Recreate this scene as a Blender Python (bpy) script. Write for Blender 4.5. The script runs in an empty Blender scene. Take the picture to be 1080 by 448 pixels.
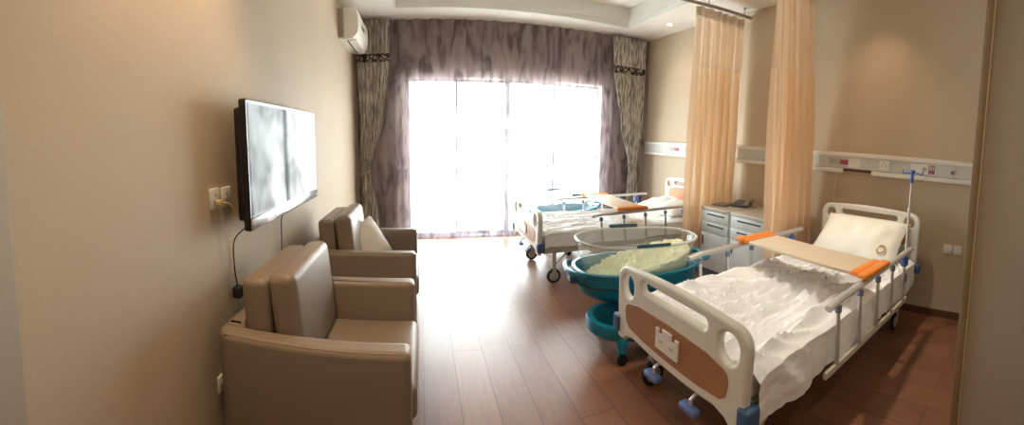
import bpy, bmesh, math, random
from mathutils import Vector, Matrix, noise
random.seed(7)
PI = math.pi
SC = bpy.context.scene
COL = SC.collection

# ------------------------------------------------------------------ materials
def mat(name, color, rough=.6, metal=0., spec=.5, coat=0., noise_amt=0., noise_scale=8., bump=0., bump_scale=60., trans=0., sheen=0., emit=None, estr=0., ior=1.45):
    m = bpy.data.materials.new(name); m.use_nodes = True
    nt = m.node_tree; b = nt.nodes['Principled BSDF']
    b.inputs['Base Color'].default_value = (*color, 1)
    b.inputs['Roughness'].default_value = rough
    b.inputs['Metallic'].default_value = metal
    b.inputs['Specular IOR Level'].default_value = spec
    b.inputs['Coat Weight'].default_value = coat
    b.inputs['Transmission Weight'].default_value = trans
    b.inputs['Sheen Weight'].default_value = sheen
    b.inputs['IOR'].default_value = ior
    if emit:
        b.inputs['Emission Color'].default_value = (*emit, 1); b.inputs['Emission Strength'].default_value = estr
    tc = nt.nodes.new('ShaderNodeTexCoord')
    n = nt.nodes.new('ShaderNodeTexNoise'); n.inputs['Scale'].default_value = noise_scale; n.inputs['Detail'].default_value = 4
    nt.links.new(tc.outputs['Object'], n.inputs['Vector'])
    mx = nt.nodes.new('ShaderNodeMix'); mx.data_type = 'RGBA'; mx.blend_type = 'MULTIPLY'
    mx.inputs[0].default_value = 1
    mx.inputs[6].default_value = (*color, 1)
    r = nt.nodes.new('ShaderNodeMapRange')
    a = max(noise_amt, .02)
    r.inputs[3].default_value = 1 - a; r.inputs[4].default_value = 1 + a
    nt.links.new(n.outputs['Fac'], r.inputs[0])
    nt.links.new(r.outputs[0], mx.inputs[7])
    nt.links.new(mx.outputs[2], b.inputs['Base Color'])
    if bump:
        n2 = nt.nodes.new('ShaderNodeTexNoise'); n2.inputs['Scale'].default_value = bump_scale; n2.inputs['Detail'].default_value = 3
        nt.links.new(tc.outputs['Object'], n2.inputs['Vector'])
        bp = nt.nodes.new('ShaderNodeBump'); bp.inputs['Strength'].default_value = bump; bp.inputs['Distance'].default_value = .004
        nt.links.new(n2.outputs['Fac'], bp.inputs['Height']); nt.links.new(bp.outputs[0], b.inputs['Normal'])
    return m

def N(nt, t, **kw):
    n = nt.nodes.new(t)
    for k, v in kw.items(): setattr(n, k, v)
    return n

def floor_material():
    m = bpy.data.materials.new('floor_wood_planks'); m.use_nodes = True
    nt = m.node_tree; b = nt.nodes['Principled BSDF']; L = nt.links.new
    tc = N(nt, 'ShaderNodeTexCoord'); mp = N(nt, 'ShaderNodeMapping')
    mp.inputs['Rotation'].default_value = (0, 0, PI / 2)
    L(tc.outputs['Object'], mp.inputs['Vector'])
    br = N(nt, 'ShaderNodeTexBrick'); br.offset = .37; br.squash = 1
    br.inputs['Color1'].default_value = (.205, .088, .048, 1); br.inputs['Color2'].default_value = (.255, .118, .066, 1)
    br.inputs['Mortar'].default_value = (.085, .036, .022, 1)
    br.inputs['Scale'].default_value = 1; br.inputs['Mortar Size'].default_value = .0022
    br.inputs['Brick Width'].default_value = 1.2; br.inputs['Row Height'].default_value = .19; br.inputs['Bias'].default_value = 0
    L(mp.outputs[0], br.inputs['Vector'])
    mp2 = N(nt, 'ShaderNodeMapping'); mp2.inputs['Scale'].default_value = (22, 1.6, 1)
    L(tc.outputs['Object'], mp2.inputs['Vector'])
    g = N(nt, 'ShaderNodeTexNoise'); g.inputs['Scale'].default_value = 3; g.inputs['Detail'].default_value = 8; g.inputs['Distortion'].default_value = .6
    L(mp2.outputs[0], g.inputs['Vector'])
    r = N(nt, 'ShaderNodeMapRange'); r.inputs[3].default_value = .72; r.inputs[4].default_value = 1.28; L(g.outputs['Fac'], r.inputs[0])
    mx = N(nt, 'ShaderNodeMix', data_type='RGBA', blend_type='MULTIPLY'); mx.inputs[0].default_value = 1
    L(br.outputs['Color'], mx.inputs[6]); L(r.outputs[0], mx.inputs[7]); L(mx.outputs[2], b.inputs['Base Color'])
    g2 = N(nt, 'ShaderNodeTexNoise'); g2.inputs['Scale'].default_value = 2.2; g2.inputs['Detail'].default_value = 3
    L(tc.outputs['Object'], g2.inputs['Vector'])
    r2 = N(nt, 'ShaderNodeMapRange'); r2.inputs[3].default_value = .26; r2.inputs[4].default_value = .42
    L(g2.outputs['Fac'], r2.inputs[0]); L(r2.outputs[0], b.inputs['Roughness'])
    b.inputs['Specular IOR Level'].default_value = .55
    bp = N(nt, 'ShaderNodeBump'); bp.inputs['Strength'].default_value = .35; bp.inputs['Distance'].default_value = .002; bp.invert = True
    L(br.outputs['Fac'], bp.inputs['Height']); L(bp.outputs[0], b.inputs['Normal'])
    return m

def wallpaper(name, c1, c2):
    m = bpy.data.materials.new(name); m.use_nodes = True
    nt = m.node_tree; b = nt.nodes['Principled BSDF']; L = nt.links.new
    tc = N(nt, 'ShaderNodeTexCoord')
    n = N(nt, 'ShaderNodeTexNoise'); n.inputs['Scale'].default_value = 90; n.inputs['Detail'].default_value = 6
    L(tc.outputs['Object'], n.inputs['Vector'])
    n3 = N(nt, 'ShaderNodeTexNoise'); n3.inputs['Scale'].default_value = 1.2; n3.inputs['Detail'].default_value = 3
    L(tc.outputs['Object'], n3.inputs['Vector'])
    ad = N(nt, 'ShaderNodeMath', operation='ADD'); L(n.outputs['Fac'], ad.inputs[0]); L(n3.outputs['Fac'], ad.inputs[1])
    r = N(nt, 'ShaderNodeMapRange'); r.inputs[1].default_value = .7; r.inputs[2].default_value = 1.3; L(ad.outputs[0], r.inputs[0])
    mx = N(nt, 'ShaderNodeMix', data_type='RGBA'); mx.inputs[6].default_value = (*c1, 1); mx.inputs[7].default_value = (*c2, 1)
    L(r.outputs[0], mx.inputs[0]); L(mx.outputs[2], b.inputs['Base Color'])
    b.inputs['Roughness'].default_value = .62; b.inputs['Specular IOR Level'].default_value = .3
    bp = N(nt, 'ShaderNodeBump'); bp.inputs['Strength'].default_value = .25; bp.inputs['Distance'].default_value = .001
    L(n.outputs['Fac'], bp.inputs['Height']); L(bp.outputs[0], b.inputs['Normal'])
    return m

def sheer_material():
    m = bpy.data.materials.new('sheer_voile'); m.use_nodes = True
    nt = m.node_tree; L = nt.links.new
    nt.nodes.remove(nt.nodes['Principled BSDF']); out = nt.nodes['Material Output']
    tc = N(nt, 'ShaderNodeTexCoord')
    mp = N(nt, 'ShaderNodeMapping'); mp.inputs['Scale'].default_value = (8, .01, 2.3); L(tc.outputs['Object'], mp.inputs['Vector'])
    w = N(nt, 'ShaderNodeTexNoise'); w.inputs['Scale'].default_value = 1.
    w.inputs['Detail'].default_value = 1.2; w.inputs['Distortion'].default_value = 1.3
    L(mp.outputs[0], w.inputs['Vector'])
    cr = N(nt, 'ShaderNodeValToRGB'); cr.color_ramp.elements[0].position = .34; cr.color_ramp.elements[1].position = .68
    L(w.outputs['Fac'], cr.inputs['Fac'])
    mxc = N(nt, 'ShaderNodeMix', data_type='RGBA'); mxc.inputs[6].default_value = (.12, .097, .118, 1); mxc.inputs[7].default_value = (.42, .36, .41, 1)
    L(cr.outputs['Color'], mxc.inputs[0])
    df = N(nt, 'ShaderNodeBsdfDiffuse'); L(mxc.outputs[2], df.inputs['Color'])
    tl = N(nt, 'ShaderNodeBsdfTranslucent'); L(mxc.outputs[2], tl.inputs['Color'])
    m1 = N(nt, 'ShaderNodeMixShader'); m1.inputs[0].default_value = .25; L(df.outputs[0], m1.inputs[1]); L(tl.outputs[0], m1.inputs[2])
    tp = N(nt, 'ShaderNodeBsdfTransparent'); tp.inputs['Color'].default_value = (1, 1, 1, 1)
    r = N(nt, 'ShaderNodeMapRange'); r.inputs[3].default_value = .20; r.inputs[4].default_value = .52; L(cr.outputs['Color'], r.inputs[0])
    m2 = N(nt, 'ShaderNodeMixShader'); L(r.outputs[0], m2.inputs[0]); L(m1.outputs[0], m2.inputs[1]); L(tp.outputs[0], m2.inputs[2])
    L(m2.outputs[0], out.inputs['Surface'])
    return m

def cloth_translucent(name, color, tl_amt=.4, alpha=1., stripes=None):
    m = bpy.data.materials.new(name); m.use_nodes = True
    nt = m.node_tree; L = nt.links.new
    nt.nodes.remove(nt.nodes['Principled BSDF']); out = nt.nodes['Material Output']
    tc = N(nt, 'ShaderNodeTexCoord'); n = N(nt, 'ShaderNodeTexNoise'); n.inputs['Scale'].default_value = 40
    L(tc.outputs['Object'], n.inputs['Vector'])
    mx = N(nt, 'ShaderNodeMix', data_type='RGBA'); mx.inputs[6].default_value = (*color, 1); mx.inputs[7].default_value = (*[c * .9 for c in color], 1)
    L(n.outputs['Fac'], mx.inputs[0])
    df = N(nt, 'ShaderNodeBsdfDiffuse'); tl = N(nt, 'ShaderNodeBsdfTranslucent')
    L(mx.outputs[2], df.inputs['Color']); L(mx.outputs[2], tl.inputs['Color'])
    m1 = N(nt, 'ShaderNodeMixShader'); m1.inputs[0].default_value = tl_amt; L(df.outputs[0], m1.inputs[1]); L(tl.outputs[0], m1.inputs[2])
    if alpha < 1:
        tp = N(nt, 'ShaderNodeBsdfTransparent'); m2 = N(nt, 'ShaderNodeMixShader'); m2.inputs[0].default_value = alpha
        L(tp.outputs[0], m2.inputs[1]); L(m1.outputs[0], m2.inputs[2]); L(m2.outputs[0], out.inputs['Surface'])
    else:
        L(m1.outputs[0], out.inputs['Surface'])
    return m

def drape_material():
    """grey-green drape with streaky vertical weave"""
    m = bpy.data.materials.new('drape_streaked'); m.use_nodes = True
    nt = m.node_tree; b = nt.nodes['Principled BSDF']; L = nt.links.new
    tc = N(nt, 'ShaderNodeTexCoord'); mp = N(nt, 'ShaderNodeMapping'); mp.inputs['Scale'].default_value = (75, 10, 6)
    L(tc.outputs['Object'], mp.inputs['Vector'])
    n = N(nt, 'ShaderNodeTexNoise'); n.inputs['Scale'].default_value = 1; n.inputs['Detail'].default_value = 4; L(mp.outputs[0], n.inputs['Vector'])
    cr = N(nt, 'ShaderNodeValToRGB'); cr.color_ramp.elements[0].position = .4; cr.color_ramp.elements[1].position = .6
    cr.color_ramp.elements[0].color = (.20, .175, .15, 1); cr.color_ramp.elements[1].color = (.60, .56, .49, 1)
    L(n.outputs['Fac'], cr.inputs['Fac']); L(cr.outputs['Color'], b.inputs['Base Color'])
    b.inputs['Roughness'].default_value = .75; b.inputs['Sheen Weight'].default_value = .2
    return m

def band_material():
    m = bpy.data.materials.new('scroll_band'); m.use_nodes = True
    nt = m.node_tree; b = nt.nodes['Principled BSDF']; L = nt.links.new
    tc = N(nt, 'ShaderNodeTexCoord'); mp = N(nt, 'ShaderNodeMapping'); mp.inputs['Scale'].default_value = (18, 4, 18)
    L(tc.outputs['Object'], mp.inputs['Vector'])
    v = N(nt, 'ShaderNodeTexVoronoi', feature='DISTANCE_TO_EDGE'); v.inputs['Scale'].default_value = 1; L(mp.outputs[0], v.inputs['Vector'])
    cr = N(nt, 'ShaderNodeValToRGB'); cr.color_ramp.elements[0].position = .10; cr.color_ramp.elements[1].position = .16
    cr.color_ramp.elements[0].color = (.035, .025, .02, 1); cr.color_ramp.elements[1].color = (.36, .32, .25, 1)
    L(v.outputs['Distance'], cr.inputs['Fac']); L(cr.outputs['Color'], b.inputs['Base Color']); b.inputs['Roughness'].default_value = .7
    return m

def clear_plastic():
    m = bpy.data.materials.new('clear_plastic'); m.use_nodes = True
    nt = m.node_tree; L = nt.links.new
    nt.nodes.remove(nt.nodes['Principled BSDF']); out = nt.nodes['Material Output']
    tp = N(nt, 'ShaderNodeBsdfTransparent'); tp.inputs['Color'].default_value = (.985, .99, .99, 1)
    gl = N(nt, 'ShaderNodeBsdfGlossy'); gl.inputs['Roughness'].default_value = .12
    df = N(nt, 'ShaderNodeBsdfDiffuse'); df.inputs['Color'].default_value = (.85, .88, .88, 1)
    lw = N(nt, 'ShaderNodeLayerWeight'); lw.inputs['Blend'].default_value = .25
    fr = N(nt, 'ShaderNodeMapRange'); fr.inputs[3].default_value = .02; fr.inputs[4].default_value = .35; L(lw.outputs['Facing'], fr.inputs[0])
    tc = N(nt, 'ShaderNodeTexCoord'); n = N(nt, 'ShaderNodeTexNoise'); n.inputs['Scale'].default_value = 5; L(tc.outputs['Object'], n.inputs['Vector'])
    r = N(nt, 'ShaderNodeMapRange'); r.inputs[3].default_value = .03; r.inputs[4].default_value = .10; L(n.outputs['Fac'], r.inputs[0])
    m1 = N(nt, 'ShaderNodeMixShader'); L(r.outputs[0], m1.inputs[0]); L(tp.outputs[0], m1.inputs[1]); L(df.outputs[0], m1.inputs[2])
    m2 = N(nt, 'ShaderNodeMixShader'); L(fr.outputs[0], m2.inputs[0]); L(m1.outputs[0], m2.inputs[1]); L(gl.outputs[0], m2.inputs[2])
    L(m2.outputs[0], out.inputs['Surface'])
    return m

def glass_pane():
    m = bpy.data.materials.new('window_glass'); m.use_nodes = True
    nt = m.node_tree; L = nt.links.new
    nt.nodes.remove(nt.nodes['Principled BSDF']); out = nt.nodes['Material Output']
    tp = N(nt, 'ShaderNodeBsdfTransparent'); tp.inputs['Color'].default_value = (.94, .97, .96, 1)
    gl = N(nt, 'ShaderNodeBsdfGlossy'); gl.inputs['Roughness'].default_value = .02
    mx = N(nt, 'ShaderNodeMixShader'); mx.inputs[0].default_value = .06
    L(tp.outputs[0], mx.inputs[1]); L(gl.outputs[0], mx.inputs[2]); L(mx.outputs[0], out.inputs['Surface'])
    return m

M = {}
M['floor'] = floor_material()
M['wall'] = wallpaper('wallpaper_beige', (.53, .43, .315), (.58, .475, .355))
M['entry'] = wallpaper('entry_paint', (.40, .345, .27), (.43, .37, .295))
M['ceil'] = mat('ceiling_paint', (.80, .775, .72), .8, noise_amt=.02, noise_scale=2)
M['tray'] = mat('tray_paint', (.70, .70, .66), .8, noise_amt=.02)
M['base'] = mat('dark_wood_trim', (.12, .055, .03), .4, noise_amt=.15, noise_scale=12)
M['gold'] = mat('corner_trim', (.62, .47, .26), .25, noise_amt=.06)
M['woodstrip'] = mat('dark_veneer_strip', (.28, .20, .115), .4, noise_amt=.1)
M['alu'] = mat('window_aluminium', (.22, .22, .235), .4, metal=.3)
M['glass'] = glass_pane()
M['sheer'] = sheer_material()
M['drape'] = drape_material(); M['band'] = band_material()
M['tie'] = mat('tie_cord', (.34, .28, .19), .7, noise_amt=.2, noise_scale=80)
M['peach'] = cloth_translucent('cubicle_peach', (.90, .70, .50), .5)
M['peachmesh'] = cloth_translucent('cubicle_mesh', (.90, .70, .50), .45, .82)
M['peachhead'] = cloth_translucent('cubicle_heading', (.66, .53, .40), .2)
M['track'] = mat('track_aluminium', (.36, .33, .30), .4, metal=.5)
M['leather'] = mat('taupe_leather', (.25, .192, .146), .42, noise_amt=.06, noise_scale=5, bump=.25, bump_scale=220, spec=.45)
M['piping'] = mat('leather_piping', (.20, .15, .11), .5)
M['foot'] = mat('dark_plastic_foot', (.03, .025, .02), .5)
M['pillow'] = mat('white_pillow', (.86, .84, .78), .85, noise_amt=.04, bump=.4, bump_scale=25)
M['pillowgrey'] = mat('cream_cushion', (.80, .74, .66), .85, noise_amt=.05, bump=.4, bump_scale=25)
M['sheet'] = mat('white_sheet', (.92, .925, .94), .9, noise_amt=.02, bump=.3, bump_scale=30)
M['mattress'] = mat('mattress_cover', (.72, .68, .62), .8, noise_amt=.04)
M['abs'] = mat('cream_plastic', (.73, .72, .67), .35, noise_amt=.02)
M['woodin'] = mat('brown_inlay', (.36, .18, .10), .4, noise_amt=.18, noise_scale=9)
M['orangein'] = mat('orange_inlay', (.62, .24, .10), .4, noise_amt=.08)
M['steel'] = mat('rail_aluminium', (.60, .60, .59), .35, metal=.5)
M['darkplastic'] = mat('dark_grey_plastic', (.10, .10, .11), .45)
M['collar'] = mat('collar_plastic', (.20, .23, .34), .45)
M['blue'] = mat('blue_plastic', (.055, .13, .42), .4)
M['grip'] = mat('periwinkle_plastic', (.11, .17, .42), .4)
M['dblue'] = mat('navy_plastic', (.05, .11, .24), .4)
M['orange'] = mat('orange_plastic', (.85, .26, .04), .4)
M['board'] = mat('beige_board', (.66, .55, .42), .45, noise_amt=.03)
M['frame'] = mat('frame_paint', (.62, .58, .50), .4)
M['rubber'] = mat('black_rubber', (.02, .02, .02), .6)
M['hub'] = mat('grey_hub', (.50, .48, .45), .5)
M['teal'] = mat('teal_plastic', (.010, .20, .30), .32, noise_amt=.04)
M['tealdark'] = mat('dark_teal_plastic', (.02, .09, .13), .35)
M['clear'] = clear_plastic()
M['rim'] = mat('clear_rim', (.74, .77, .76), .25)
M['lime'] = mat('pale_green_bedding', (.90, .92, .66), .85, noise_amt=.16, noise_scale=14, bump=.5, bump_scale=30)
M['cab'] = mat('pale_blue_grey_steel', (.70, .74, .74), .38, noise_amt=.02)
M['cabtop'] = mat('cabinet_top', (.60, .55, .47), .4, noise_amt=.04)
M['slot'] = mat('dark_slot', (.06, .065, .07), .6)
M['white'] = mat('white_plastic', (.78, .76, .72), .35)
M['panel'] = mat('rail_panel', (.60, .60, .575), .4, noise_amt=.02)
M['grey'] = mat('grey_plastic', (.42, .41, .40), .5)
M['phone'] = mat('phone_plastic', (.30, .28, .26), .45)
M['red'] = mat('magenta_label', (.42, .06, .12), .4)
M['purple'] = mat('purple_label', (.30, .10, .22), .4)
M['black'] = mat('black_gloss', (.012, .012, .014), .18)
M['screen'] = mat('tv_screen', (.010, .012, .015), .05, spec=.12)
M['chrome'] = mat('silver_bezel', (.55, .55, .56), .18, metal=.8)
M['ac'] = mat('ac_shell', (.80, .78, .71), .4)
M['acdark'] = mat('ac_side', (.34, .31, .26), .5)
M['yellow'] = mat('yellow_cable', (.62, .50, .26), .5)
M['lamp'] = mat('downlight_glass', (.9, .85, .75), .5, emit=(1, .88, .68), estr=2.)
M['emblem'] = mat('gold_thread', (.45, .27, .08), .6)

# ------------------------------------------------------------------ mesh helpers
def link(name, me, m, parent=None, smooth=False, kind=None):
    o = bpy.data.objects.new(name, me); COL.objects.link(o)
    ms = m if isinstance(m, (list, tuple)) else [m]
    if len(me.materials) == 0:
        for x in ms: me.materials.append(x)
    if smooth:
        me.polygons.foreach_set('use_smooth', [True] * len(me.polygons))
        try: me.set_sharp_from_angle(angle=math.radians(38))
        except Exception: pass
    if parent: o.parent = parent
    if kind: o['kind'] = kind
    return o
def obj(name, bm, m, parent=None, smooth=False, kind=None):
    me = bpy.data.meshes.new(name); bmesh.ops.recalc_face_normals(bm, faces=bm.faces) if len(bm.faces) else None
    bm.to_mesh(me); bm.free()
    return link(name, me, m, parent, smooth, kind)
def thing(name, label, cat, loc=(0, 0, 0), rz=0, group=None):
    o = bpy.data.objects.new(name, None); COL.objects.link(o); o.empty_display_size = .1
    o.location = loc; o.rotation_euler = (0, 0, rz); o['label'] = label; o['category'] = cat
    if group: o['group'] = group
    return o
def tag(o, label, cat, group=None):
    o['label'] = label; o['category'] = cat
    if group: o['group'] = group
    return o
def B(): return bmesh.new()
def box(bm, x0, x1, y0, y1, z0, z1, bev=0., seg=2, mtx=None):
    c = Vector(((x0 + x1) / 2, (y0 + y1) / 2, (z0 + z1) / 2))
    r = bmesh.ops.create_cube(bm, size=1)
    vs = r['verts']
    for v in vs: v.co = Vector((v.co.x * abs(x1 - x0), v.co.y * abs(y1 - y0), v.co.z * abs(z1 - z0))) + c
    if bev > 0:
        es = list({e for v in vs for e in v.link_edges})
        rr = bmesh.ops.bevel(bm, geom=es, offset=bev, segments=seg, profile=.5, affect='EDGES')
        vs = list({v for f in rr['faces'] for v in f.verts} | {v for v in vs if v.is_valid})
    if mtx is not None:
        for v in vs: v.co = mtx @ v.co
    return bm
def tube(bm, pts, r, seg=10, cap=True, flat=1.0):
    pts = [Vector(p) for p in pts]; rings = []
    prev = None
    for i, p in enumerate(pts):
        if i == 0: d = pts[1] - pts[0]
        elif i == len(pts) - 1: d = pts[-1] - pts[-2]
        else: d = (pts[i + 1] - pts[i]).normalized() + (pts[i] - pts[i - 1]).normalized()
        d.normalize()
        if prev is None:
            up = Vector((0, 0, 1)) if abs(d.z) < .9 else Vector((1, 0, 0))
            a = d.cross(up).normalized()
        else:
            a = (prev - d * prev.dot(d)).normalized()
        prev = a; b = d.cross(a).normalized()
        rr = r[i] if isinstance(r, (list, tuple)) else r
        rings.append([bm.verts.new(p + a * math.cos(2 * PI * k / seg) * rr + b * math.sin(2 * PI * k / seg) * rr * flat) for k in range(seg)])
    for i in range(len(rings) - 1):
        for k in range(seg): bm.faces.new((rings[i][k], rings[i][(k + 1) % seg], rings[i + 1][(k + 1) % seg], rings[i + 1][k]))
    if cap: bm.faces.new(rings[0]); bm.faces.new(rings[-1][::-1])
    return bm
def smoothpts(pts, n=6):
    P = [Vector(p) for p in pts]; out = []
    for i in range(len(P) - 1):
        p0 = P[max(i - 1, 0)]; p1 = P[i]; p2 = P[i + 1]; p3 = P[min(i + 2, len(P) - 1)]
        for k in range(n):
            t = k / n
            out.append(.5 * ((2 * p1) + (-p0 + p2) * t + (2 * p0 - 5 * p1 + 4 * p2 - p3) * t * t + (-p0 + 3 * p1 - 3 * p2 + p3) * t ** 3))
    out.append(P[-1]); return out
def cyl(bm, c, r, h, axis='Z', seg=24, r2=None, bev=0):
    m = Matrix.Translation(c)
    if axis == 'X': m = m @ Matrix.Rotation(PI / 2, 4, 'Y')
    if axis == 'Y': m = m @ Matrix.Rotation(PI / 2, 4, 'X')
    rr = bmesh.ops.create_cone(bm, cap_ends=True, segments=seg, radius1=r, radius2=r if r2 is None else r2, depth=h, matrix=m)
    if bev:
        es = [e for e in {e for v in rr['verts'] for e in v.link_edges} if any(len(f.verts) > 4 for f in e.link_faces)]
        bmesh.ops.bevel(bm, geom=es, offset=bev, segments=2, profile=.5, affect='EDGES')
    return bm
def rrect(x0, x1, y0, y1, r, n=6):
    pts = []
    rs = r if isinstance(r, (list, tuple)) else [r] * 4
    for (cx, cy, a0, q) in ((x1 - rs[0], y1 - rs[0], 0, rs[0]), (x0 + rs[1], y1 - rs[1], PI / 2, rs[1]), (x0 + rs[2], y0 + rs[2], PI, rs[2]), (x1 - rs[3], y0 + rs[3], 1.5 * PI, rs[3])):
        for k in range(n + 1):
            a = a0 + PI / 2 * k / n; pts.append((cx + q * math.cos(a), cy + q * math.sin(a)))
    return pts
def panel_mesh(outlines, depth, bev, mtx, bres=2):
    """closed outlines in a plane (first = outside, others = holes), given depth and a rounded edge"""
    cu = bpy.data.curves.new('outline', 'CURVE'); cu.dimensions = '2D'; cu.fill_mode = 'BOTH'
    cu.extrude = max(depth / 2 - bev, 0.0001); cu.bevel_depth = bev; cu.bevel_resolution = bres; cu.offset = -bev
    for pts in outlines:
        s = cu.splines.new('POLY'); s.points.add(len(pts) - 1)
        for p, q in zip(s.points, pts): p.co = (q[0], q[1], 0, 1)
        s.use_cyclic_u = True
    o = bpy.data.objects.new('outline', cu)
    me = bpy.data.meshes.new_from_object(o)
    me.transform(mtx)
    bpy.data.objects.remove(o); bpy.data.curves.remove(cu)
    me.materials.clear()
    return me
def loft(bm, rings, closed=True, capb=False, capt=False):
    R = [[bm.verts.new(p) for p in r] for r in rings]
    n = len(R[0])
    for i in range(len(R) - 1):
        for k in range(n if closed else n - 1):
            bm.faces.new((R[i][k], R[i][(k + 1) % n], R[i + 1][(k + 1) % n], R[i + 1][k]))
    if capb: bm.faces.new(R[0])
    if capt: bm.faces.new(R[-1])
    return bm
def oval(a, b, z, cx=0, cy=0, p=2.4, n=48):
    out = []
    for k in range(n):
        t = 2 * PI * k / n; c = math.cos(t); s = math.sin(t)
        out.append((cx + a * math.copysign(abs(c) ** (2 / p), c), cy + b * math.copysign(abs(s) ** (2 / p), s), z))
    return out
def grid(bm, fn, nu, nv):
    V = [[bm.verts.new(fn(i / nu, j / nv)) for j in range(nv + 1)] for i in range(nu + 1)]
    for i in range(nu):
        for j in range(nv): bm.faces.new((V[i][j], V[i + 1][j], V[i + 1][j + 1], V[i][j + 1]))
    return bm
def cushion(bm, sx, sy, sz, mtx, puff=.35, n=16, wr=.006, seed=0):
    """stuffed pillow with pinched corners"""
    def P(u, v, s):
        x = (u * 2 - 1); y = (v * 2 - 1)
        k = (1 - abs(x) ** 2.4) * (1 - abs(y) ** 2.6)
        z = s * sz * .5 * max(k, 0) ** .5
        pin = 1 - .07 * (1 - y * y) * abs(x) ** 4 if True else 1
        X = x * sx * .5 * (1 - .06 * (1 - y * y) * 1) ; Y = y * sy * .5 * (1 - .06 * (1 - x * x))
        w = noise.noise(Vector((X * 9, Y * 9, seed + s * 3))) * wr * 2.6 * max(k, 0) ** .5
        return mtx @ Vector((X, Y, z + w))
    grid(bm, lambda u, v: P(u, v, 1), n, n); grid(bm, lambda u, v: P(u, v, -1), n, n)
    bmesh.ops.remove_doubles(bm, verts=bm.verts, dist=.0008)
    return bm
def clone(root, name=None):
    r = root.copy(); COL.objects.link(r)
    def rec(src, dst):
        for ch in list(src.children):
            c = ch.copy(); COL.objects.link(c); c.parent = dst; rec(ch, c)
    rec(root, r); return r
def addbox(name, m, *a, parent=None, kind=None, **k):
    return obj(name, box(B(), *a, **k), m, parent, smooth=k.get('bev', 0) > 0, kind=kind)

# ------------------------------------------------------------------ dimensions of the room (metres)
XL, XR, YB, YR = -.885, 3.36, 5.245, -1.9
HC, HT = 2.947, 3.20
OX0, OX1, OZ = -.19, 2.60, 2.19        # opening to the balcony
TX0, TX1, TY0, TY1 = -.30, 2.74, .9, 4.76  # ceiling tray

# ------------------------------------------------------------------ setting
addbox('floor', M['floor'], XL - .1, XR + .1, YR - .1, YB + .25, -.08, 0, kind='structure')
bm = B()
box(bm, XL - .12, XL, YR, YB + .2, 0, HT + .1)
obj('wall_left', bm, M['wall'], kind='structure')
bm = B(); box(bm, XR, XR + .12, .22, YB + .2, 0, HT + .1); obj('wall_right', bm, M['wall'], kind='structure')
bm = B()
box(bm, XL, OX0, YB, YB + .2, 0, HT + .1); box(bm, OX1, XR, YB, YB + .2, 0, HT + .1); box(bm, OX0, OX1, YB, YB + .2, OZ, HT + .1)
obj('wall_back', bm, M['wall'], kind='structure')
addbox('wall_rear', M['wall'], XL - .12, XR + .12, YR - .12, YR, 0, HT + .1, kind='structure')
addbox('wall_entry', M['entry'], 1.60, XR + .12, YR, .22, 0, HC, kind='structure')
# ceiling with recessed tray
bm = B()
box(bm, XL, TX0, YR, YB, HC, HC + .08); box(bm, TX1, XR, YR, YB, HC, HC + .08)
box(bm, TX0, TX1, TY1, YB, HC, HC + .08); box(bm, TX0, TX1, YR, TY0, HC, HC + .08)
box(bm, XL, XR, YR, YB, HT, HT + .08)
cl = obj('ceiling', bm, M['ceil'], kind='structure')
bm = B()
t = .02; q = .004
box(bm, TX0 - t, TX0 + q, TY0 - t, TY1 + t, HC - .002, HT + .01); box(bm, TX1 - q, TX1 + t, TY0 - t, TY1 + t, HC - .002, HT + .01)
box(bm, TX0 + q, TX1 - q, TY1 - q, TY1 + t, HC - .002, HT + .01); box(bm, TX0 + q, TX1 - q, TY0 - t, TY0 + q, HC - .002, HT + .01)
obj('trim_tray_side', bm, M['tray'], kind='structure').name = 'trim_1'
# little bead running round the inside of the tray + plasterboard joint
bm = B(); z = HC + .055
for a, b_ in (((TX0, TY1), (TX1, TY1)), ((TX1, TY1), (TX1, TY0)), ((TX1, TY0), (TX0, TY0)), ((TX0, TY0), (TX0, TY1))):
    tube(bm, [(a[0], a[1], z), (b_[0], b_[1], z)], .008, 8)
box(bm, .968, .974, TY1 - .008, TY1 + .005, HC, HT)
obj('trim_2', bm, M['tray'], kind='structure')
bm = B()
box(bm, TX0 + .30, TX1 - .30, TY0 + .30, TY1 - .34, HT - .035, HT, bev=.01)
obj('trim_3', bm, M['ceil'], kind='structure')
# skirting
bm = B(); box(bm, XR - .012, XR, .22, YB, 0, .065); obj('baseboard_right', bm, M['base'], kind='structure')
bm = B(); box(bm, XL, XL + .012, .46, YB, 0, .065); obj('baseboard_left', bm, M['base'], kind='structure')
# entry corner strip and casing on the left
bm = B(); box(bm, 1.582, 1.612, .200, .232, 0, HC, bev=.003); obj('trim_4', bm, M['woodstrip'], kind='structure', smooth=True)
bm = B(); box(bm, 1.584, 1.60, .193, .200, 0, HC, bev=.002); obj('trim_6', bm, M['gold'], kind='structure', smooth=True)
bm = B(); box(bm, XL, XL + .035, YR, .462, 0, HC, bev=.006); obj('trim_5', bm, M['entry'], kind='structure', smooth=True)

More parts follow.
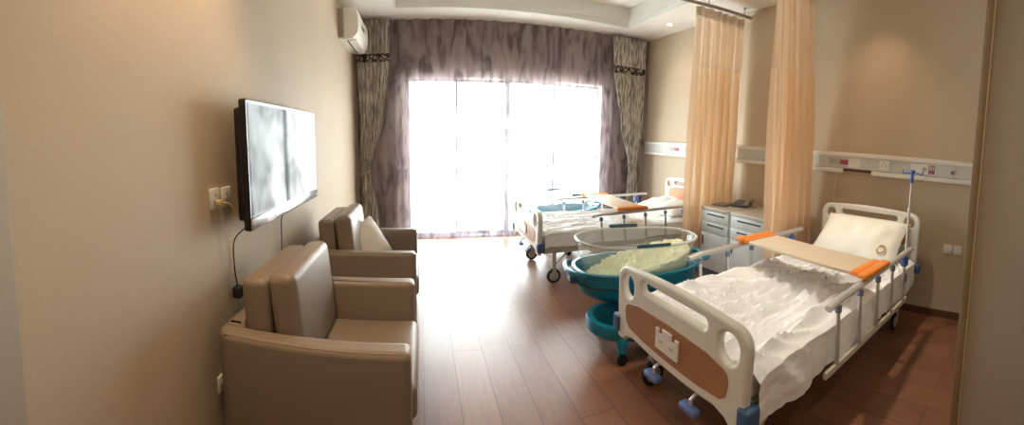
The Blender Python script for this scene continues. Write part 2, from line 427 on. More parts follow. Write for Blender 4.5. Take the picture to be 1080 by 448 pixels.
# sliding balcony door
w = obj('window_1', box(B(), OX0, OX1, YB + .04, YB + .16, 0, .035, bev=.004), M['alu'], kind='structure')
def fr(x0, x1, z0, z1, y, n='window_frame'):
    bm = B(); tt = .035
    box(bm, x0, x0 + tt, y, y + .04, z0, z1); box(bm, x1 - tt, x1, y, y + .04, z0, z1)
    box(bm, x0 + tt, x1 - tt, y, y + .04, z0, z0 + .05); box(bm, x0 + tt, x1 - tt, y, y + .04, z1 - tt, z1)
    f = obj(n, bm, M['alu'], w)
    obj('pane', box(B(), x0 + tt, x1 - tt, y + .017, y + .023, z0 + .05, z1 - tt), M['glass'], f)
mid = 1.185
fr(OX0, .50, .03, OZ, YB + .06); fr(.47, mid + .02, .03, OZ, YB + .105)
fr(mid - .02, 1.9, .03, OZ, YB + .06); fr(1.87, OX1, .03, OZ, YB + .105)
obj('window_post', box(B(), mid - .035, mid + .035, YB + .03, YB + .155, .03, OZ), M['alu'], w)

# balcony outside
addbox('balcony_slab', M['ceil'], OX0 - .6, OX1 + .6, YB + .25, YB + 1.5, -.12, -.02, kind='structure').name = 'floor_balcony'

# ------------------------------------------------------------------ window dressing
def wave(x, z, seed, amp, f):
    return amp * math.sin(x * f + 1.3 * math.sin(z * .9 + seed) + noise.noise(Vector((x * 3, z * .5, seed))) * 2.4) + amp * .4 * math.sin(x * f * 2.3 + seed + z * .5)
bm = B()
grid(bm, lambda u, v: (XL + .03 + u * (XR - XL - .06), 5.165 + wave(u * 4.2, v * 2.8, 3, .014, 30), .03 + v * 2.90), 520, 24)
o = obj('sheer_curtain', bm, M['sheer'], smooth=True)
tag(o, 'grey-violet patterned sheer curtain drawn across the whole balcony door', 'curtain')
def drape(name, prof, label, yc, cordx, seed):
    """prof: list of (z, x0, x1) from top to bottom"""
    t = thing(name, label, 'curtain', (0, yc, 0), group=None)
    def at(z):
        for (z1, a1, b1), (z2, a2, b2) in zip(prof, prof[1:]):
            if z2 <= z <= z1:
                k = (z1 - z) / (z1 - z2); k = k * k * (3 - 2 * k) if z < 1.9 else k
                return a1 + (a2 - a1) * k, b1 + (b2 - b1) * k
        return prof[-1][1:]
    def P(u, z, off=0):
        a, b_ = at(z); x = a + (b_ - a) * u
        wd = (b_ - a); amp = .022 * min(1, .35 + wd)
        return (x, off - amp * math.sin(u * 2 * PI * 8 + seed + .5 * math.sin(z * 2)) - .010 * math.sin(u * 37 + z), z)
    ztop, zb0, zb1 = prof[0][0], 2.385, 2.49
    for nm, z0, z1, m, n in (('upper_panel', zb1, ztop, M['drape'], 8), ('scroll_band', zb0, zb1, M['band'], 4), ('lower_panel', prof[-1][0], zb0, M['drape'], 60)):
        bm = B(); grid(bm, lambda u, v: P(u, z1 + (z0 - z1) * v), 110, n)
        q = obj(nm, bm, m, t, smooth=True)
        s = q.modifiers.new('thickness', 'SOLIDIFY'); s.thickness = .004
    zt = prof[3][0]; a, b_ = at(zt)
    bm = B(); pts = []
    for k in range(25):
        an = 2 * PI * k / 24; pts.append(((a + b_) / 2 + (b_ - a) * .53 * math.cos(an), .045 * math.sin(an), zt + .03 * math.cos(an) * (1 if cordx < 1 else -1)))
    tube(bm, pts, .012, 8, cap=False)
    obj('tieback', bm, M['tie'], t, smooth=True)
    bm = B(); xt = (a + b_) / 2; 
    cyl(bm, (xt, -.06, zt - .06), .014, .05); cyl(bm, (xt, -.06, zt - .16), .020, .16, r2=.012, seg=14)
    obj('tassel', bm, M['tie'], t, smooth=True)
    return t
drape('window_drape', [(2.92, -.83, -.40), (2.35, -.83, -.41), (1.70, -.80, -.50), (.95, -.80, -.685), (.30, -.80, -.58), (.03, -.80, -.56)], 'grey streaked drape with dark scroll band tied back beside the air conditioner', 5.08, 0, 0)
drape('window_drape', [(2.92, 2.67, 3.24), (2.35, 2.71, 3.24), (1.65, 2.85, 3.23), (1.00, 3.01, 3.155), (.45, 2.98, 3.20), (.03, 2.96, 3.22)], 'grey streaked drape with dark scroll band tied back beside the right-hand wall', 5.08, 3, 1)

# ------------------------------------------------------------------ cubicle curtains on ceiling tracks
def cubicle(label, path, top, bot, zt, zb, seed, tracklabel, trackpts, track_z, nf=9):
    def L(p, u):
        return Vector(p[0]).lerp(Vector(p[1]), u)
    d = (Vector(path[1]) - Vector(path[0])).normalized(); nrm = Vector((-d.y, d.x))
    t = thing('cubicle_curtain', label, 'curtain', (0, 0, 0))
    def P(u, z):
        k = (zt - z) / (zt - zb); kk = min(1, k * 1.0)
        a = top[0] + (bot[0] - top[0]) * kk; b_ = top[1] + (bot[1] - top[1]) * kk
        a -= .0; s = a + (b_ - a) * u
        p = L(path, s)
        amp = .018 + .030 * min(1, k * 2.2)
        w = amp * math.sin(u * 2 * PI * nf + seed + .7 * math.sin(z * 1.2 + seed) + .8 * math.sin(u * 9 + seed)) + amp * .22 * math.sin(u * 2 * PI * nf * 2.6 + z * 1.5) + .012 * noise.noise(Vector((u * 7, z * .8, seed)))
        return (p.x + nrm.x * w, p.y + nrm.y * w, z)
    zs = zt - (.62 if seed < 2 else .80)
    for nm, z1, z0, m, n in (('heading', zt, zt - .10, M['peachhead'], 3), ('mesh_panel', zt - .10, zs, M['peachmesh'], 12), ('cloth_panel', zs, zb, M['peach'], 40)):
        bm = B(); grid(bm, lambda u, v: P(u, z1 + (z0 - z1) * v), 150, n); obj(nm, bm, m, t, smooth=True)
    for k in range(nf):
        u = (k + .5) / nf; p = Vector(P(u, zt))
        bm = B(); tube(bm, [(p.x, p.y, zt - .02), (p.x, p.y, track_z - .012)], .004, 6); obj('hook', bm, M['white'], t)
    tr = thing('curtain_track', tracklabel, 'curtain track', (trackpts[0][0], trackpts[0][1], 0))
    off = Vector((-trackpts[0][0], -trackpts[0][1], 0))
    bm = B(); tube(bm, [Vector((x, y, track_z)) + off for x, y in trackpts], .018, 8); obj('rail', bm, M['track'], tr, smooth=True)
    for x, y in trackpts[1::3]:
        ztop = HT if (TX0 < x < TX1 and TY0 < y < TY1) else HC
        bm = B(); tube(bm, [Vector((x, y, track_z)) + off, Vector((x, y, ztop)) + off], .006, 6); cyl(bm, Vector((x, y, ztop - .006)) + off, .02, .012, seg=12)
        obj('hanger', bm, M['track'], tr)
    return t
p1 = [(3.35, 3.06), (2.95, 3.13), (2.44, 3.24), (1.9, 3.33), (1.2, 3.36), (.6, 3.3)]
p1 = [(p.x, p.y) for p in smoothpts([(x, y, 0) for x, y in p1], 3)]
cubicle('peach cubicle curtain bunched between the far bed and the cabinets', [(2.66, 3.20), (3.33, 3.11)], (0.0, .96), (-.05, .92), 2.835, .12, 1, 'grey ceiling track carrying the peach curtain beside the far bed', p1, 2.86, 6)
p2 = [(3.35, 2.06), (2.9, 2.07), (2.5, 2.09), (1.9, 2.12), (1.2, 2.12), (.6, 2.1)]
p2 = [(p.x, p.y) for p in smoothpts([(x, y, 0) for x, y in p2], 3)]
cubicle('peach cubicle curtain bunched beside the near bed in front of a cabinet', [(2.60, 2.06), (3.33, 2.05)], (-.06, .72), (.03, 1.0), 2.86, .12, 2.6, 'grey ceiling track carrying the peach curtain beside the near bed', p2, 2.91, 7)

# ------------------------------------------------------------------ armchairs
def armchair(loc, label):
    t = thing('armchair', label, 'armchair', loc, group=None)
    W, D, H, T = .78, .78, .625, .10
    for s in (0, 1):
        if s == 0: out = rrect(0, D, 0, T, [.03, .012, .085, .03])
        else: out = rrect(0, D, W - T, W, [.03, .085, .012, .03])
        me = panel_mesh([out], H - .05, .026, Matrix.Translation((0, 0, (H + .05) / 2)), 3)
        a = link('armrest', me, M['leather'], t, smooth=True)
        y = .012 if s == 0 else W - .012
        bm = B(); tube(bm, [(.05, y, H - .006), (D * .5, y, H - .006), (D - .03, y, H - .006)], .003, 6); obj('piping', bm, M['piping'], a, smooth=True)
    me = panel_mesh([rrect(0, T, T, W - T, .012)], H - .05, .026, Matrix.Translation((0, 0, (H + .05) / 2)), 3)
    link('backrest', me, M['leather'], t, smooth=True)
    obj('seat_base', box(B(), T + .002, D - .03, T + .002, W - T - .002, .06, .30, bev=.012), M['leather'], t, smooth=True)
    obj('seat_cushion', box(B(), T + .004, D + .018, T + .005, W - T - .005, .285, .435, bev=.035, seg=5), M['leather'], t, smooth=True)
    m = Matrix.Translation((.155, W / 2, .625)) @ Matrix.Rotation(math.radians(-3), 4, 'Y')
    obj('back_cushion', box(B(), -.06, .06, -.288, .288, -.20, .20, bev=.03, seg=4, mtx=m), M['leather'], t, smooth=True)
    m = Matrix.Translation((.285, W / 2, .640)) @ Matrix.Rotation(math.radians(-6), 4, 'Y')
    obj('back_cushion', box(B(), -.062, .062, -.288, .288, -.215, .215, bev=.04, seg=5, mtx=m), M['leather'], t, smooth=True)
    for x in (.07, D - .08):
        for y in (.07, W - .07):
            obj('foot', cyl(B(), (x, y, .027), .022, .054), M['foot'], t)
    return t
armchair((-.825, 1.29, 0), 'taupe leather armchair nearest the camera, under the television')
armchair((-.825, 2.50, 0), 'taupe leather armchair by the window drape with a cream cushion on it')
m = Matrix.Translation((-.43, 2.98, .575)) @ Matrix.Rotation(math.radians(-42), 4, 'Z') @ Matrix.Rotation(math.radians(62), 4, 'Y') @ Matrix.Rotation(math.radians(18), 4, 'Z')
bm = cushion(B(), .34, .34, .14, m, seed=4)
tag(obj('throw_pillow', bm, M['pillowgrey'], smooth=True), 'small cream scatter cushion leaning in the armchair by the window', 'cushion')

# ------------------------------------------------------------------ television and things on the left wall
tv = thing('television', 'flat black television mounted on the left wall above the armchairs', 'television', (XL, 2.065, 0))
hx = .545
obj('wall_bracket', box(B(), 0.001, .085, -.22, .22, 1.12, 1.45, bev=.006), M['darkplastic'], tv)
obj('rear_casing', box(B(), .07, .115, -hx + .03, hx - .03, 1.03, 1.55, bev=.015), M['black'], tv, smooth=True)
me = panel_mesh([rrect(-hx, hx, .992, 1.582, .012)], .034, .006, Matrix.Translation((.132, 0, 0)) @ Matrix(((0, 0, 1, 0), (1, 0, 0, 0), (0, 1, 0, 0), (0, 0, 0, 1))))
link('bezel', me, M['black'], tv, smooth=True)
obj('screen', box(B(), .147, .151, -hx + .022, hx - .022, 1.058, 1.560), M['screen'], tv)
sb = obj('lower_bezel', box(B(), .146, .156, -hx + .004, hx - .004, .996, 1.050, bev=.004), M['chrome'], tv, smooth=True)
obj('sensor_window', box(B(), .154, .158, -.27, -.13, 1.012, 1.035, bev=.001), M['black'], sb)
def outlet(loc, label, wd=.082, ht=.09, face='X+', kind='socket', name='wall_outlet', cat='socket'):
    t = thing(name, label, cat, loc)
    s = 1 if face == 'X+' else -1
    m = Matrix.Scale(s, 4, (1, 0, 0))
    obj('plate', box(B(), 0.0005 * s if s > 0 else -.010, .010 if s > 0 else -.0005, -wd / 2, wd / 2, -ht / 2, ht / 2, bev=.002), M['white'], t, smooth=True)
    if kind == 'socket':
        for yy, zz in ((0, .016), (-.012, -.012), (.012, -.012)):
            x0, x1 = (.010, .0112) if s > 0 else (-.0112, -.010)
            obj('slot', box(B(), x0, x1, yy - .002, yy + .002, zz - .006, zz + .006), M['slot'], t)
    else:
        x0, x1 = (.010, .014) if s > 0 else (-.014, -.010)
        obj('rocker', box(B(), x0, x1, -wd * .28, wd * .28, -ht * .33, ht * .33, bev=.001), M['white'], t)
    return t
outlet((XL, 1.462, 1.148), 'white wall socket left of the television, the nearer of two')
outlet((XL, 1.567, 1.143), 'white wall socket right beside the television edge')
outlet((XL, 1.44, .31), 'low white wall socket behind the nearest armchair', .075, .075)
bm = B(); tube(bm, smoothpts([(XL + .025, 1.467, 1.130), (XL + .05, 1.51, 1.12), (XL + .045, 1.57, 1.075), (XL + .05, 1.64, 1.03), (XL + .07, 1.69, 1.07)]), .0035, 6)
box(bm, XL + .0115, XL + .038, 1.45, 1.48, 1.118, 1.142, bev=.003)
tag(obj('antenna_cable', bm, M['yellow'], smooth=True), 'short yellowish cable from the wall socket to the television', 'cable')
bm = B(); tube(bm, smoothpts([(XL + .09, 1.62, 1.00), (XL + .02, 1.60, .93), (XL + .012, 1.60, .80), (XL + .02, 1.605, .70)]), .0035, 6)
cb = obj('power_cable', bm, M['rubber'], smooth=True); tag(cb, 'black power cable hanging from the near end of the television', 'cable')
obj('plug_adapter', box(B(), XL + .0005, XL + .042, 1.585, 1.635, .645, .700, bev=.006), M['rubber'], cb)
bm = B(); tube(bm, smoothpts([(XL + .09, 2.22, 1.0), (XL + .03, 2.22, .93), (XL + .02, 2.22, .8), (XL + .02, 2.21, .45), (XL + .02, 2.21, .004)]), .0035, 6)
tag(obj('power_cable', bm, M['rubber'], smooth=True), 'thin black cable hanging below the far half of the television', 'cable')

# air conditioner
ac = thing('air_conditioner', 'white split air conditioner high on the left wall beside the drape', 'air conditioner', (XL, 4.62, 0))
prof = [(.0, 2.81), (.17, 2.815), (.205, 2.79), (.222, 2.70), (.222, 2.60), (.205, 2.53), (.16, 2.485), (.08, 2.478), (.0, 2.49)]
me = panel_mesh([[(x, z) for x, z in prof]], .78, .006, Matrix(((1, 0, 0, 0), (0, 0, -1, 0), (0, 1, 0, 0), (0, 0, 0, 1))))
link('housing', me, M['ac'], ac, smooth=True)
obj('wall_plate', box(B(), .0005, .06, -.405, .405, 2.50, 2.80, bev=.004), M['acdark'], ac)
obj('display_panel', box(B(), .218, .226, -.16, .03, 2.635, 2.675, bev=.002), M['darkplastic'], ac)
obj('air_vane', box(B(), .10, .185, -.33, .33, 2.472, 2.488, bev=.003), M['white'], ac)
obj('vane_slot', box(B(), .085, .095, -.34, .34, 2.472, 2.482), M['slot'], ac)

# ------------------------------------------------------------------ medical rail on the right wall
hr = thing('bedhead_service_rail', 'long white medical service rail fixed along the right wall above the beds', 'service rail', (XR, 0, 0))
Y0, Y1 = .42, 5.10
ra, rb = 1.405, 1.205
obj('housing', box(B(), -.050, -.0005, Y0, Y1, rb + .045, ra - .035, bev=.003), M['panel'], hr)
prof = [(-.0005, ra), (-.030, ra), (-.058, ra - .014), (-.060, ra - .040), (-.0005, ra - .040)]
me = panel_mesh([prof], Y1 - Y0, .002, Matrix.Translation((0, (Y0 + Y1) / 2, 0)) @ Matrix(((1, 0, 0, 0), (0, 0, -1, 0), (0, 1, 0, 0), (0, 0, 0, 1))))
link('upper_channel', me, M['white'], hr, smooth=True)
YA, YC = 1.42, 1.72
for a, b_ in ((Y0, YA), (YC, Y1)):
    obj('lower_channel', box(B(), -.058, -.0005, a, b_, rb, rb + .042, bev=.006), M['white'], hr, smooth=True)
obj('recess', box(B(), -.035, -.0005, YA, YC, rb + .018, rb + .044), M['base'], hr)
def hp(nm, y0, y1, z0, z1, m, th=.004, parent=hr): return obj(nm, box(B(), -.050 - th, -.0495, y0, y1, z0, z1, bev=.001), m, parent)
for base, tagk in ((0, 0), (2.55, 1)):
    hp('speaker_grille', 1.77 + base, 1.88 + base, 1.285, 1.335, M['grey'])
    hp('call_display', 1.67 + base, 1.755 + base, 1.285, 1.328, M['red'], .008)
    hp('call_panel', 1.54 + base, 1.665 + base, 1.262, 1.356, M['white'])
    s = hp('socket_plate', 1.245 + base, 1.345 + base, 1.262, 1.352, M['white'], .007)
    for dy in (-.02, .02):
        obj('slot', box(B(), -.0585, -.0565, 1.295 + base + dy - .003, 1.295 + base + dy + .003, 1.295, 1.312), M['slot'], s)
    obj('slot', box(B(), -.0585, -.0565, 1.292 + base, 1.298 + base, 1.322, 1.332), M['slot'], s)
    o2 = hp('oxygen_panel', .80 + base, 1.04 + base, 1.262, 1.352, M['white'], .006)
    obj('outlet_label', box(B(), -.0595, -.0555, .815 + base, .872 + base, 1.270, 1.345), M['purple'], o2)
    for k in range(3):
        obj('outlet_mark', box(B(), -.0605, -.0590, .824 + .016 * k + base, .831 + .016 * k + base, 1.300, 1.338), M['white'], o2)
    obj('outlet_socket', cyl(B(), (-.060, .91 + base, 1.308), .018, .014, 'X', 20, bev=.002), M['grey'], o2)
    k2 = obj('gas_knob', cyl(B(), (-.058, .655 + base, 1.300), .021, .018, 'X', 20, bev=.003), M['hub'], hr, smooth=True)
    obj('gas_knob_cap', cyl(B(), (-.070, .655 + base, 1.300), .011, .010, 'X', 16), M['darkplastic'], k2)
for y in (1.46, 1.225, 4.35, 3.55, 2.6):
    obj('seam', box(B(), -.0510, -.0495, y - .002, y + .002, rb + .045, ra - .04), M['grey'], hr)
bm = B(); tube(bm, smoothpts([(XR - .055, 1.80, 1.215), (XR - .03, 1.80, 1.15), (XR - .02, 1.81, 1.02), (XR - .03, 1.80, .90)]), .003, 6)
tag(obj('call_cord', bm, M['white'], smooth=True), 'thin white nurse call cord hanging from the rail above the near pillow', 'cord')
outlet((XR, .645, .617), 'white wall switch low on the right wall, left one of the pair', .08, .085, 'X-', 'switch', 'wall_switch', 'switch')
outlet((XR, .555, .617), 'white wall switch low on the right wall, right one of the pair', .08, .085, 'X-', 'switch', 'wall_switch', 'switch')

# downlight
dl = thing('ceiling_downlight', 'small round recessed downlight in the soffit above the far bed', 'ceiling light', (3.07, 4.24, HC))
bm = B(); loft(bm, [oval(.048, .048, -.004, p=2, n=28), oval(.036, .036, -.006, p=2, n=28), oval(.032, .032, -.001, p=2, n=28), oval(.048, .048, -.0005, p=2, n=28)])
obj('trim_ring', bm, M['white'], dl, smooth=True)
obj('lens', cyl(B(), (0, 0, -.0025), .033, .003), M['lamp'], dl)

# ------------------------------------------------------------------ hospital beds (local: x 0 = foot end, 2.18 = head end, y centred)
MP = Matrix(((0, 0, 1, 0), (1, 0, 0, 0), (0, 1, 0, 0), (0, 0, 0, 1)))     # panel plane -> local YZ
def boardmesh(w, zlo, zhi, arch, holes, depth, x, dip=.05):
    h = w / 2; pts = []
    # rounded shoulders, arched top, bottom edge rising between two corner legs
    r = .085; n = 8
    for k in range(n + 1):
        a = PI / 2 * k / n; pts.append((h - r + r * math.cos(a), zhi - r + r * math.sin(a)))
    for k in range(1, 14):
        u = 1 - 2 * k / 14; pts.append((u * (h - r), zhi + arch * math.cos(u * PI / 2)))
    for k in range(n + 1):
        a = PI / 2 + PI / 2 * k / n; pts.append((-h + r + r * math.cos(a), zhi - r + r * math.sin(a)))
    pts += [(-h + .004, (zlo + zhi) / 2), (-h + .012, zlo), (-h + .075, zlo), (-h + .11, zlo + .03), (-h + .17, zlo + dip)]
    pts += [(-h * .3, zlo + dip * .8), (h * .3, zlo + dip * .8)]
    pts += [(h - .17, zlo + dip), (h - .11, zlo + .03), (h - .075, zlo), (h - .012, zlo), (h - .004, (zlo + zhi) / 2)]
    return panel_mesh([pts] + holes, depth, .014, Matrix.Translation((x, 0, 0)) @ MP, 3)
def caster(parent, x, y, r=.070):
    c = obj('caster', cyl(B(), (x, y, r), r, .030, 'Y', 28, bev=.006), M['rubber'], parent, smooth=True)
    obj('hub', cyl(B(), (x, y, r), r * .66, .036, 'Y', 20, bev=.003), M['hub'], c, smooth=True)
    bm = B()
    for s in (-1, 1): box(bm, x - .018, x + .018, y + s * .027 - .003, y + s * .027 + .003, r - .01, r * 2 + .015, bev=.002)
    box(bm, x - .022, x + .022, y - .030, y + .030, r * 2 + .008, r * 2 + .022, bev=.003)
    cyl(bm, (x, y, r * 2 + .03), .016, .03)
    obj('fork', bm, M['hub'], c, smooth=True)
def bed(loc, label):
    t = thing('hospital_bed', label, 'bed', loc)
    HL = 2.09; BW = .95
    # foot board
    holes = [rrect(-.425, -.315, .575, .695, .05), rrect(-.245, .245, .655, .705, .022), rrect(.315, .425, .575, .695, .05)]
    fb = link('footboard', boardmesh(BW, .305, .715, .022, [[(y, z - .02) for y, z in h] for h in holes], .045, .0, .045), M['abs'], t, smooth=True)
    hexo = [(-.385, .50), (-.375, .535), (-.35, .55), (-.25, .572), (0, .580), (.25, .572), (.35, .55), (.375, .535), (.385, .50), (.372, .445), (.34, .420), (.2, .408), (0, .404), (-.2, .408), (-.34, .420), (-.372, .445)]
    ins = link('inlay', panel_mesh([[(y, z - .02) for y, z in hexo]], .050, .003, MP), M['woodin'], fb, smooth=True)
    cardm = [(-.085, .52), (-.085, .425), (.085, .425), (.085, .52), (.06, .52), (.06, .50), (.035, .50), (.035, .53), (-.035, .53), (-.035, .50), (-.06, .50), (-.06, .52)]
    ch = link('card_holder', panel_mesh([cardm], .010, .002, Matrix.Translation((-.0305, 0, 0)) @ MP), M['white'], fb, smooth=True)
    for yy in (-.04, .04): obj('clip', box(B(), -.040, -.0355, yy - .012, yy + .012, .468, .474), M['grey'], ch)
    # head board
    holes = [rrect(-.425, -.335, .80, .885, .035), rrect(-.27, .27, .84, .888, .022), rrect(.335, .425, .80, .885, .035)]
    hb = link('headboard', boardmesh(BW, .40, .925, .018, holes, .045, HL, .03), M['abs'], t, smooth=True)
    link('inlay', panel_mesh([[(y, z + .235) for y, z in hexo]], .050, .003, Matrix.Translation((HL, 0, 0)) @ MP), M['orangein'], hb, smooth=True)
    # corner bumpers
    for s in (-1, 1):
        obj('corner_bumper', box(B(), -.034, .040, s * .470 - .032, s * .470 + .032, .335, .425, bev=.012, seg=3), M['dblue'], t, smooth=True)
        obj('corner_bumper', box(B(), HL - .03, HL + .034, s * .470 - .032, s * .470 + .032, .42, .50, bev=.012, seg=3), M['dblue'], t, smooth=True)
    # frame under the mattress
    bm = B()
    for s in (-1, 1): box(bm, .04, HL - .03, s * .42 - .02, s * .42 + .02, .31, .37, bev=.004)
    for x in (.06, .55, 1.05, 1.5, HL - .06): box(bm, x - .02, x + .02, -.40, .40, .315, .36, bev=.003)
    obj('bed_frame', bm, M['frame'], t, smooth=True)
    obj('mattress_deck', box(B(), .045, HL - .04, -.43, .43, .372, .392, bev=.004), M['frame'], t)
    for x in (.17, HL - .22):
        for s in (-1, 1):
            bm = B(); box(bm, x - .02, x + .02, s * .38 - .015, s * .38 + .015, .155, .31, bev=.004)
            dx = .16 if x < 1 else -.16
            tube(bm, [(x, s * .38, .17), (x + dx, s * .38, .315)], .010, 8)
            obj('leg', bm, M['frame'], t, smooth=True)
            caster(t, x, s * .38)
        bm = B(); tube(bm, [(x, -.38, .20), (x, .38, .20)], .013, 8); obj('cross_brace', bm, M['frame'], t, smooth=True)
    # crank handles folded under the foot end
    for y in (-.19, .08):
        bm = B(); tube(bm, [(.05, y, .335), (-.02, y, .33), (-.035, y, .32), (-.035, y, .29)], .008, 8)
        c = obj('crank', bm, M['steel'], t, smooth=True)
        obj('crank_grip', box(B(), -.065, -.02, y - .05, y + .05, .268, .298, bev=.010, seg=3), M['grip'], c, smooth=True)
    # side rails
    for s in (-1, 1):
        y = s * .505
        bm = B(); pts = [(.50, y, .655), (.58, y, .668), (.62, y, .672), (1.72, y, .700), (1.78, y, .698)]
        tube(bm, pts, .022, 12, flat=.75)
        rl = obj('side_rail', bm, M['steel'], t, smooth=True)
        for k, x in enumerate((.60, .855, 1.11, 1.365, 1.62)):
            zt = .66 + .03 * (x - .6) / 1.1
            bm = B(); tube(bm, [(x + .035, y, .33), (x, y, zt - .012)], .011, 10); po = obj('rail_post', bm, M['steel'], t, smooth=True)
            obj('collar', cyl(B(), (x + .003, y, zt - .035), .018, .035, seg=14, bev=.003), M['collar'] if k < 4 else M['blue'], po, smooth=True)
        obj('lower_rail', box(B(), .52, 1.75, s * .482 - .010 + s * .018, s * .482 + .010 + s * .018, .300, .335, bev=.004), M['frame'], t, smooth=True)
        for x in (.7, 1.6): obj('rail_bracket', box(B(), x - .02, x + .02, min(s * .44, s * .49), max(s * .44, s * .49), .305, .33), M['frame'], t)
        obj('latch', box(B(), 1.60, 1.66, y - .02, y + .02, .60, .66, bev=.006), M['blue'], t, smooth=True)
    return t
NB = (1.06, 1.335, 0); FB = (1.07, 3.80, 0)
bed(NB, 'cream hospital bed nearest the camera, footboard with brown inlay facing left')
bed(FB, 'cream hospital bed beside the balcony door, half in glare')

def sheetbed(loc, label, seed, sag, hang_near, hang_far, x0=.05, x1=2.05, strong=1.):
    t = obj('mattress', box(B(), .05, 2.06, -.435, .435, .394, .500 - sag, bev=.03, seg=4), M['mattress'], smooth=True)
    t.location = loc
    half = .445; ztop = .515
    def fn(u, v):
        x = x0 + u * (x1 - x0)
        tot = half * 2 + hang_near + hang_far
        s = v * tot - hang_near - half         # signed distance over the top, negative = near side
        r = .03
        if s < -half:
            d = -half - s; y = -half - .012 - .010 * min(1, d * 8); z = ztop - d
        elif s > half:
            d = s - half; y = half + .012 + .010 * min(1, d * 8); z = ztop - d
        else:
            y = s; z = ztop + .004
        e = min(1, max(0, (half - abs(s)) / .06))
        k = x * 1.0
        P = Vector((x * 2.2, s * 3.2, seed))
        n0 = noise.noise(Vector((x * .9, s * 1.3, seed + 30)))
        th = .35 + 1.1 * n0 + .25 * s
        a = x * math.sin(th) + s * math.cos(th); b_ = x * math.cos(th) - s * math.sin(th)
        w = .055 * (1 - abs(noise.noise(Vector((a * 7, b_ * 1.1, seed + 5))))) ** 3
        w += .038 * (1 - abs(noise.noise(Vector((a * 15 + n0 * 4, b_ * 1.8, seed + 9))))) ** 3
        w += .018 * (1 - abs(noise.noise(Vector((a * 31, b_ * 3.5 + n0 * 6, seed + 13))))) ** 2
        w += .022 * noise.noise(Vector((x * 2.6, s * 3.5, seed + 40)))
        w -= .028
        w *= strong
        if -half <= s <= half:
            z += w * (.3 + .7 * e) + sag * (1 - (s / half) ** 2) * -1
        else:
            y += math.copysign((w * .32 + .012 * math.sin(x * 17 + seed) * min(1, abs(d) * 8)) * (1 if x < 1.4 else .4), s)
            z += .01 * math.sin(x * 9 + seed) * min(1, d * 5)
        ex = min(1, (x - x0) / .05, (x1 - x) / .03)
        if x < x0 + .05: z -= .02 * (1 - ex)
        return (x, y, z)
    bm = B(); grid(bm, fn, 170, 130)
    o = obj('bed_sheet', bm, M['sheet'], smooth=True); o.location = loc
    return t, o
mt, sh = sheetbed(NB, '', 2, .035, .19, .15)
tag(mt, 'mattress under the wrinkled sheet on the bed nearest the camera', 'mattress'); tag(sh, 'wrinkled white sheet spread over the bed nearest the camera', 'sheet')
mt, sh = sheetbed(FB, '', 21, 0, .13, .13, strong=.5)
tag(mt, 'mattress under the smooth sheet on the bed beside the balcony door', 'mattress'); tag(sh, 'bright white sheet over the bed beside the balcony door', 'sheet')

def bed_pillow(loc, label, tilt, seed):
    m = Matrix.Translation((loc[0] + (1.88 if tilt > 30 else 1.80), loc[1] - .01, .685 if tilt > 30 else .60)) @ Matrix.Rotation(math.radians(-tilt), 4, 'Y')
    p = obj('pillow', cushion(B(), .47, .78, .21, m, seed=seed, wr=.010, n=24), M['pillow'], smooth=True)
    return tag(p, label, 'pillow')
pw = bed_pillow(NB, 'plump white pillow with a round emblem on the near bed', 40, 3)
m = Matrix.Translation((NB[0] + 1.735, NB[1] - .27, .664)) @ Matrix.Rotation(math.radians(-44), 4, 'Y') @ Matrix.Rotation(math.radians(-8), 4, 'X')
ring = [oval(.040, .040, 0, p=2, n=32), oval(.040, .040, .006, p=2, n=32), oval(.029, .029, .006, p=2, n=32), oval(.029, .029, 0, p=2, n=32)]
bm = B(); loft(bm, [[m @ Vector(q) for q in r] for r in ring])
EM = obj('emblem', bm, M['emblem'], pw, smooth=True)
bed_pillow((FB[0] - .03, FB[1], 0), 'white pillow against the headboard of the far bed', 7, 8)

def overbed(loc, label, x0, x1, zt, skew=0):
    t = thing('overbed_board', label, 'table board', (loc[0], loc[1], 0))
    sh = Matrix.Identity(4); sh[0][1] = skew
    bm = B(); box(bm, x0, x1, -.42, .42, zt, zt + .020, bev=.006, seg=2, mtx=sh); obj('board', bm, M['board'], t, smooth=True)
    for s in (-1, 1):
        bm = B(); box(bm, x0 - .02, x1 + .02, s * .505 - .032, s * .505 + .032, zt - .002, zt + .028, bev=.010, seg=3, mtx=sh); 
        box(bm, x0, x1, min(s * .42, s * .47), max(s * .42, s * .47), zt - .002, zt + .024, bev=.003, mtx=sh)
        obj('end_clamp', bm, M['orange'], t, smooth=True)
    return t
overbed(NB, 'beige overbed board with orange ends across the near bed rails', .93, 1.26, .706, .10)
overbed(FB, 'beige overbed board with orange ends across the far bed rails', .82, 1.14, .703, .06)

# drip pole clamped at the head corner of the near bed
iv = thing('iv_pole', 'thin steel drip pole with blue top at the near bed head corner', 'drip pole', (2.82, .868, 0))
bm = B(); tube(bm, [(0, 0, .34), (0, 0, 1.00)], .010, 10); tube(bm, [(0, 0, .98), (0, 0, 1.22)], .007, 10); obj('pole', bm, M['steel'], iv, smooth=True)
obj('clamp', box(B(), -.022, .022, -.02, .03, .43, .50, bev=.006), M['blue'], iv, smooth=True)
obj('collar', cyl(B(), (0, 0, .99), .014, .04, bev=.003), M['steel'], iv, smooth=True)
bm = B(); cyl(bm, (0, 0, 1.25), .013, .09, bev=.003); cyl(bm, (0, 0, 1.295), .020, .02, bev=.003)
for s in (-1, 1): tube(bm, smoothpts([(0, 0, 1.285), (0, s * .05, 1.28), (0, s * .075, 1.275), (0, s * .08, 1.30)], 4), .005, 8)
obj('hook_head', bm, M['blue'], iv, smooth=True)

